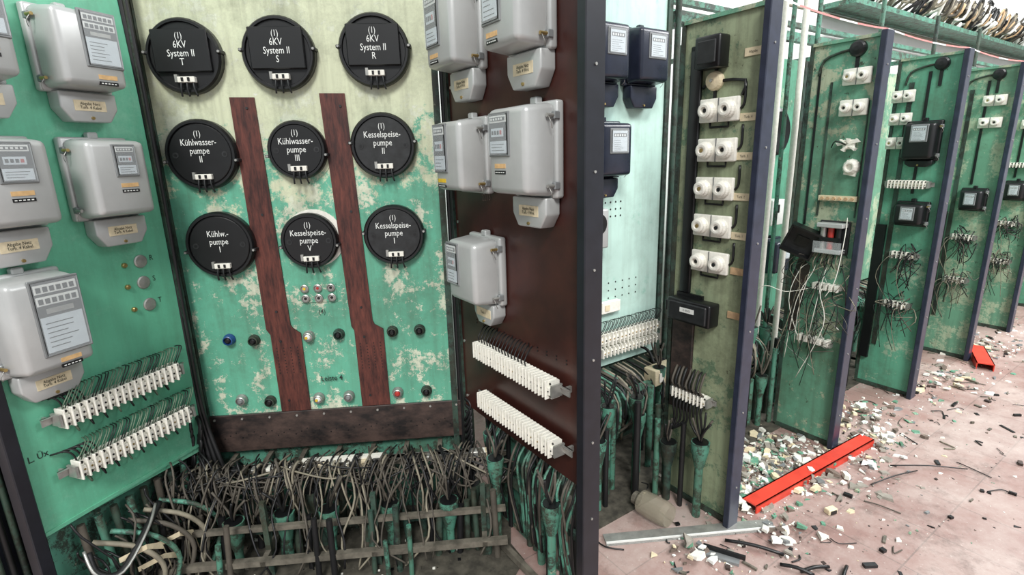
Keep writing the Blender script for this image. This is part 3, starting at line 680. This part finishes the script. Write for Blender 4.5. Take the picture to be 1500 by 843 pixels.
# ================================================================ FLOOR OBJECTS
def beam(p,q,wd,h,name,mat):
    p=Vector(p);q=Vector(q); F=frame(p,(q-p)); L=(q-p).length; b=B()
    b.box(0,L,-wd/2,-wd/2+.006,0,h,mat); b.box(0,L,-wd/2,wd/2,h-.006,h,mat); b.box(0,L,wd/2-.006,wd/2,0,h,mat)
    return b.done(name,F)
beam((1.05,2.06,0),(1.93,2.58,0),.075,.04,"red_steel_channel",RED)
beam((3.38,3.48,0),(3.62,3.84,0),.10,.05,"red_steel_channel",RED)
b=B(); b.box(0,.74,-.03,.03,0,.012,STEEL); b.box(0,.74,-.03,-.025,0,.02,WHITE); b.done("floor_edge_bar",frame((.36,1.885),(.69,.06)))
b=B()
b.T=Matrix.Translation((.60,2.02,.057))@Matrix.Rotation(.7,4,'Z')
b.lathe((0,0,0),[(.03,.08),(.052,.06),(.056,0),(.055,-.06),(.048,-.085)],AMBER,20); b.lathe((0,0,0),[(.03,.08),(.03,.10),(.02,.102)],RUST,14); b.done("glass_lamp_cover")
def shard(b,x,y,z,s,mat,flat=.4):
    n=rnd.randint(3,5); a0=rnd.random()*6.28; tilt=(rnd.random()-.5)*1.4; el=.4+.6*rnd.random(); ro=rnd.random()*3.14
    pts=[]
    for i in range(n):
        a=a0+6.28*i/n+.5*(rnd.random()-.5); r=s*(.5+.9*rnd.random()); u,v=r*math.cos(a),r*math.sin(a)*el
        pts.append((x+u*math.cos(ro)-v*math.sin(ro),y+u*math.sin(ro)+v*math.cos(ro)))
    h=s*flat*(.3+1.2*rnd.random())
    vs=[(p[0],p[1],z) for p in pts]+[(x+(p[0]-x)*.85,y+(p[1]-y)*.85,z+max(h*(1+tilt*(p[0]-x)/s),.001)) for p in pts]
    b.add(vs,[list(range(n-1,-1,-1)),list(range(n,2*n))]+[(i,(i+1)%n,(i+1)%n+n,i+n) for i in range(n)],mat)
DG=simple("dust_grey",S(150,144,134),.8,0,.3); DB=simple("dust_brown",S(112,98,88),.8,0,.3)
b=B(); chips=[CER,CER,WHITE,CREAM,DG,DG,DB,GREYD,P_W3]
O=P1
for i in range(2000):
    t=.6+7.5*rnd.random()**1.2; k=rnd.random()
    s_=.02+.2*rnd.gauss(0,1) if k<.6 else -1.6*rnd.random()**1.3
    if s_>.75: continue
    p=O+d*t+w*s_
    s=.003+.022*rnd.random()**5
    shard(b,p.x,p.y,0.0,s,rnd.choice(chips))
for (t,s_,n,sp) in((1.25,.22,430,.13),(1.6,.22,360,.13),(1.45,.05,260,.15),(1.75,-.05,110,.14),(2.3,.12,230,.18),(1.05,.1,130,.10),(3.3,.1,150,.2),(.6,.02,60,.10),(4.3,.1,120,.2),(1.0,-.12,60,.1),(2.05,-.05,90,.12)):
    for i in range(n):
        gx=rnd.gauss(0,1);gy=rnd.gauss(0,.7); p=O+d*(t+sp*gx)+w*(s_+sp*gy)
        shard(b,p.x,p.y,.045*math.exp(-(gx*gx+gy*gy))*rnd.random(),.005+.032*rnd.random()**3,rnd.choice(chips))
b.done("ceramic_debris")
b=B()
for i in range(260):
    t=.3+6*rnd.random(); s_=-.15+.45*rnd.gauss(0,1)
    if s_>.5: continue
    p=O+d*t+w*s_; a=rnd.random()*6.28; L=.015+.07*rnd.random()**2
    if rnd.random()<.5:
        b.T=Matrix.Translation(p)@Matrix.Rotation(a,4,'Z'); b.box(0,L,0,.006+.015*rnd.random(),0.0,.004+.01*rnd.random(),rnd.choice([BLK,BLK,BLKD,RUST,DARKB])); b.T=Matrix.Identity(4)
    else:
        q=p+Vector((math.cos(a),math.sin(a),0))*L*2; mid=(p+q)/2+Vector((rnd.random()-.5,rnd.random()-.5,0))*.08; b.tube([p+Vector((0,0,.004)),mid+Vector((0,0,.006)),q+Vector((0,0,.004))],.0015+.002*rnd.random(),rnd.choice([BLK,WIREB,WIREG,WIREL]),5,4)
for i in range(100):
    p=O+d*(.4+2.4*rnd.random())+w*(-.1-1.0*rnd.random()); shard(b,p.x,p.y,0,.004+.016*rnd.random()**2,rnd.choice([BLK,BLKD,DARKB]))
for (x,y,dx,dy,L) in((1.02,1.72,.1,-.06,.14),(1.2,1.62,.07,.08,.12),(1.08,1.68,.12,.02,.16),(.86,1.86,.2,-.09,.2),(1.9,2.35,.35,-.05,0),(1.7,2.2,.3,.1,0)):
    b.tube([(x,y,.01),(x+dx/2,y+dy/2,.02),(x+dx,y+dy,.01)],.007 if L else .003,BLK,6,3)
b.T=Matrix.Translation((.72,1.80,.0))@Matrix.Rotation(-.5,4,'Z'); b.box(0,.16,0,.05,0,.012,GREYD); b.box(.02,.18,.03,.04,.012,.03,BLK); b.T=Matrix.Identity(4)
b.T=Matrix.Translation((1.38,2.0,.0))@Matrix.Rotation(.3,4,'Z'); b.box(0,.05,0,.03,0,.025,CREAM,.003,1); b.box(.01,.04,-.004,.03,.004,.02,BLK); b.T=Matrix.Identity(4)
b.done("dark_debris")

b=B()
pts=[P2+w*.02,P3+w*.02,P4+w*.02,P5+w*.02,P6,P7,P8]; TAPER=simple("tape_red",S(222,140,136),.5)
for i in range(len(pts)-1):
    a,c=pts[i],pts[i+1]; n=6
    for k in range(n):
        def q(t): 
            p=a.lerp(c,t); return Vector((p.x,p.y,2.10-.015*4*t*(1-t)))
        u,v=q(k/n),q((k+1)/n)
        b.add([tuple(u),tuple(v),tuple(v+Vector((0,0,.007))),tuple(u+Vector((0,0,.007)))],[(0,1,2,3)],TAPER if k%3 else WHITE)
b.done("barrier_tape")

# ================================================================ LIGHT
wd=bpy.data.worlds.new("world"); sc.world=wd; wd.use_nodes=True; bg=wd.node_tree.nodes["Background"]; bg.inputs[0].default_value=(.92,.97,1,1); bg.inputs[1].default_value=.74
def sun(rot,e,ang,col=(1,1,1)):
    l=bpy.data.lights.new("sun","SUN"); l.energy=e; l.angle=math.radians(ang); l.color=col; o=bpy.data.objects.new("sun_light",l); bpy.context.collection.objects.link(o); o.rotation_euler=rot
    return o
v=Vector((-.02,.78,-.72)); q=v.to_track_quat('-Z','Y').to_euler(); sun(q,3.0,16,(1,.985,.95))
l=bpy.data.lights.new("skylight","AREA"); l.shape='RECTANGLE'; l.size=7; l.size_y=2; l.energy=620; o=bpy.data.objects.new("skylight",l); bpy.context.collection.objects.link(o)
o.location=(6,2.6,5.2); o.rotation_euler=Vector((-.3,.15,-1)).to_track_quat('-Z','Y').to_euler()

# ================================================================ CAMERA
f=767.0; th=math.radians(14.2); r=0.03; H=1.6
Fv=Vector((0,math.cos(th),-math.sin(th))); U0=Vector((0,math.sin(th),math.cos(th))); R0=Vector((1,0,0))
R=(R0-r*U0).normalized(); U=(U0+r*R0).normalized()
cam=bpy.data.cameras.new("camera"); co=bpy.data.objects.new("camera",cam); bpy.context.collection.objects.link(co)
cam.sensor_width=36; cam.lens=f/1500*36; cam.clip_start=.05
M=Matrix((R,U,-Fv)).transposed().to_4x4(); M.translation=Vector((0,0,H)); co.matrix_world=M
sc.camera=co
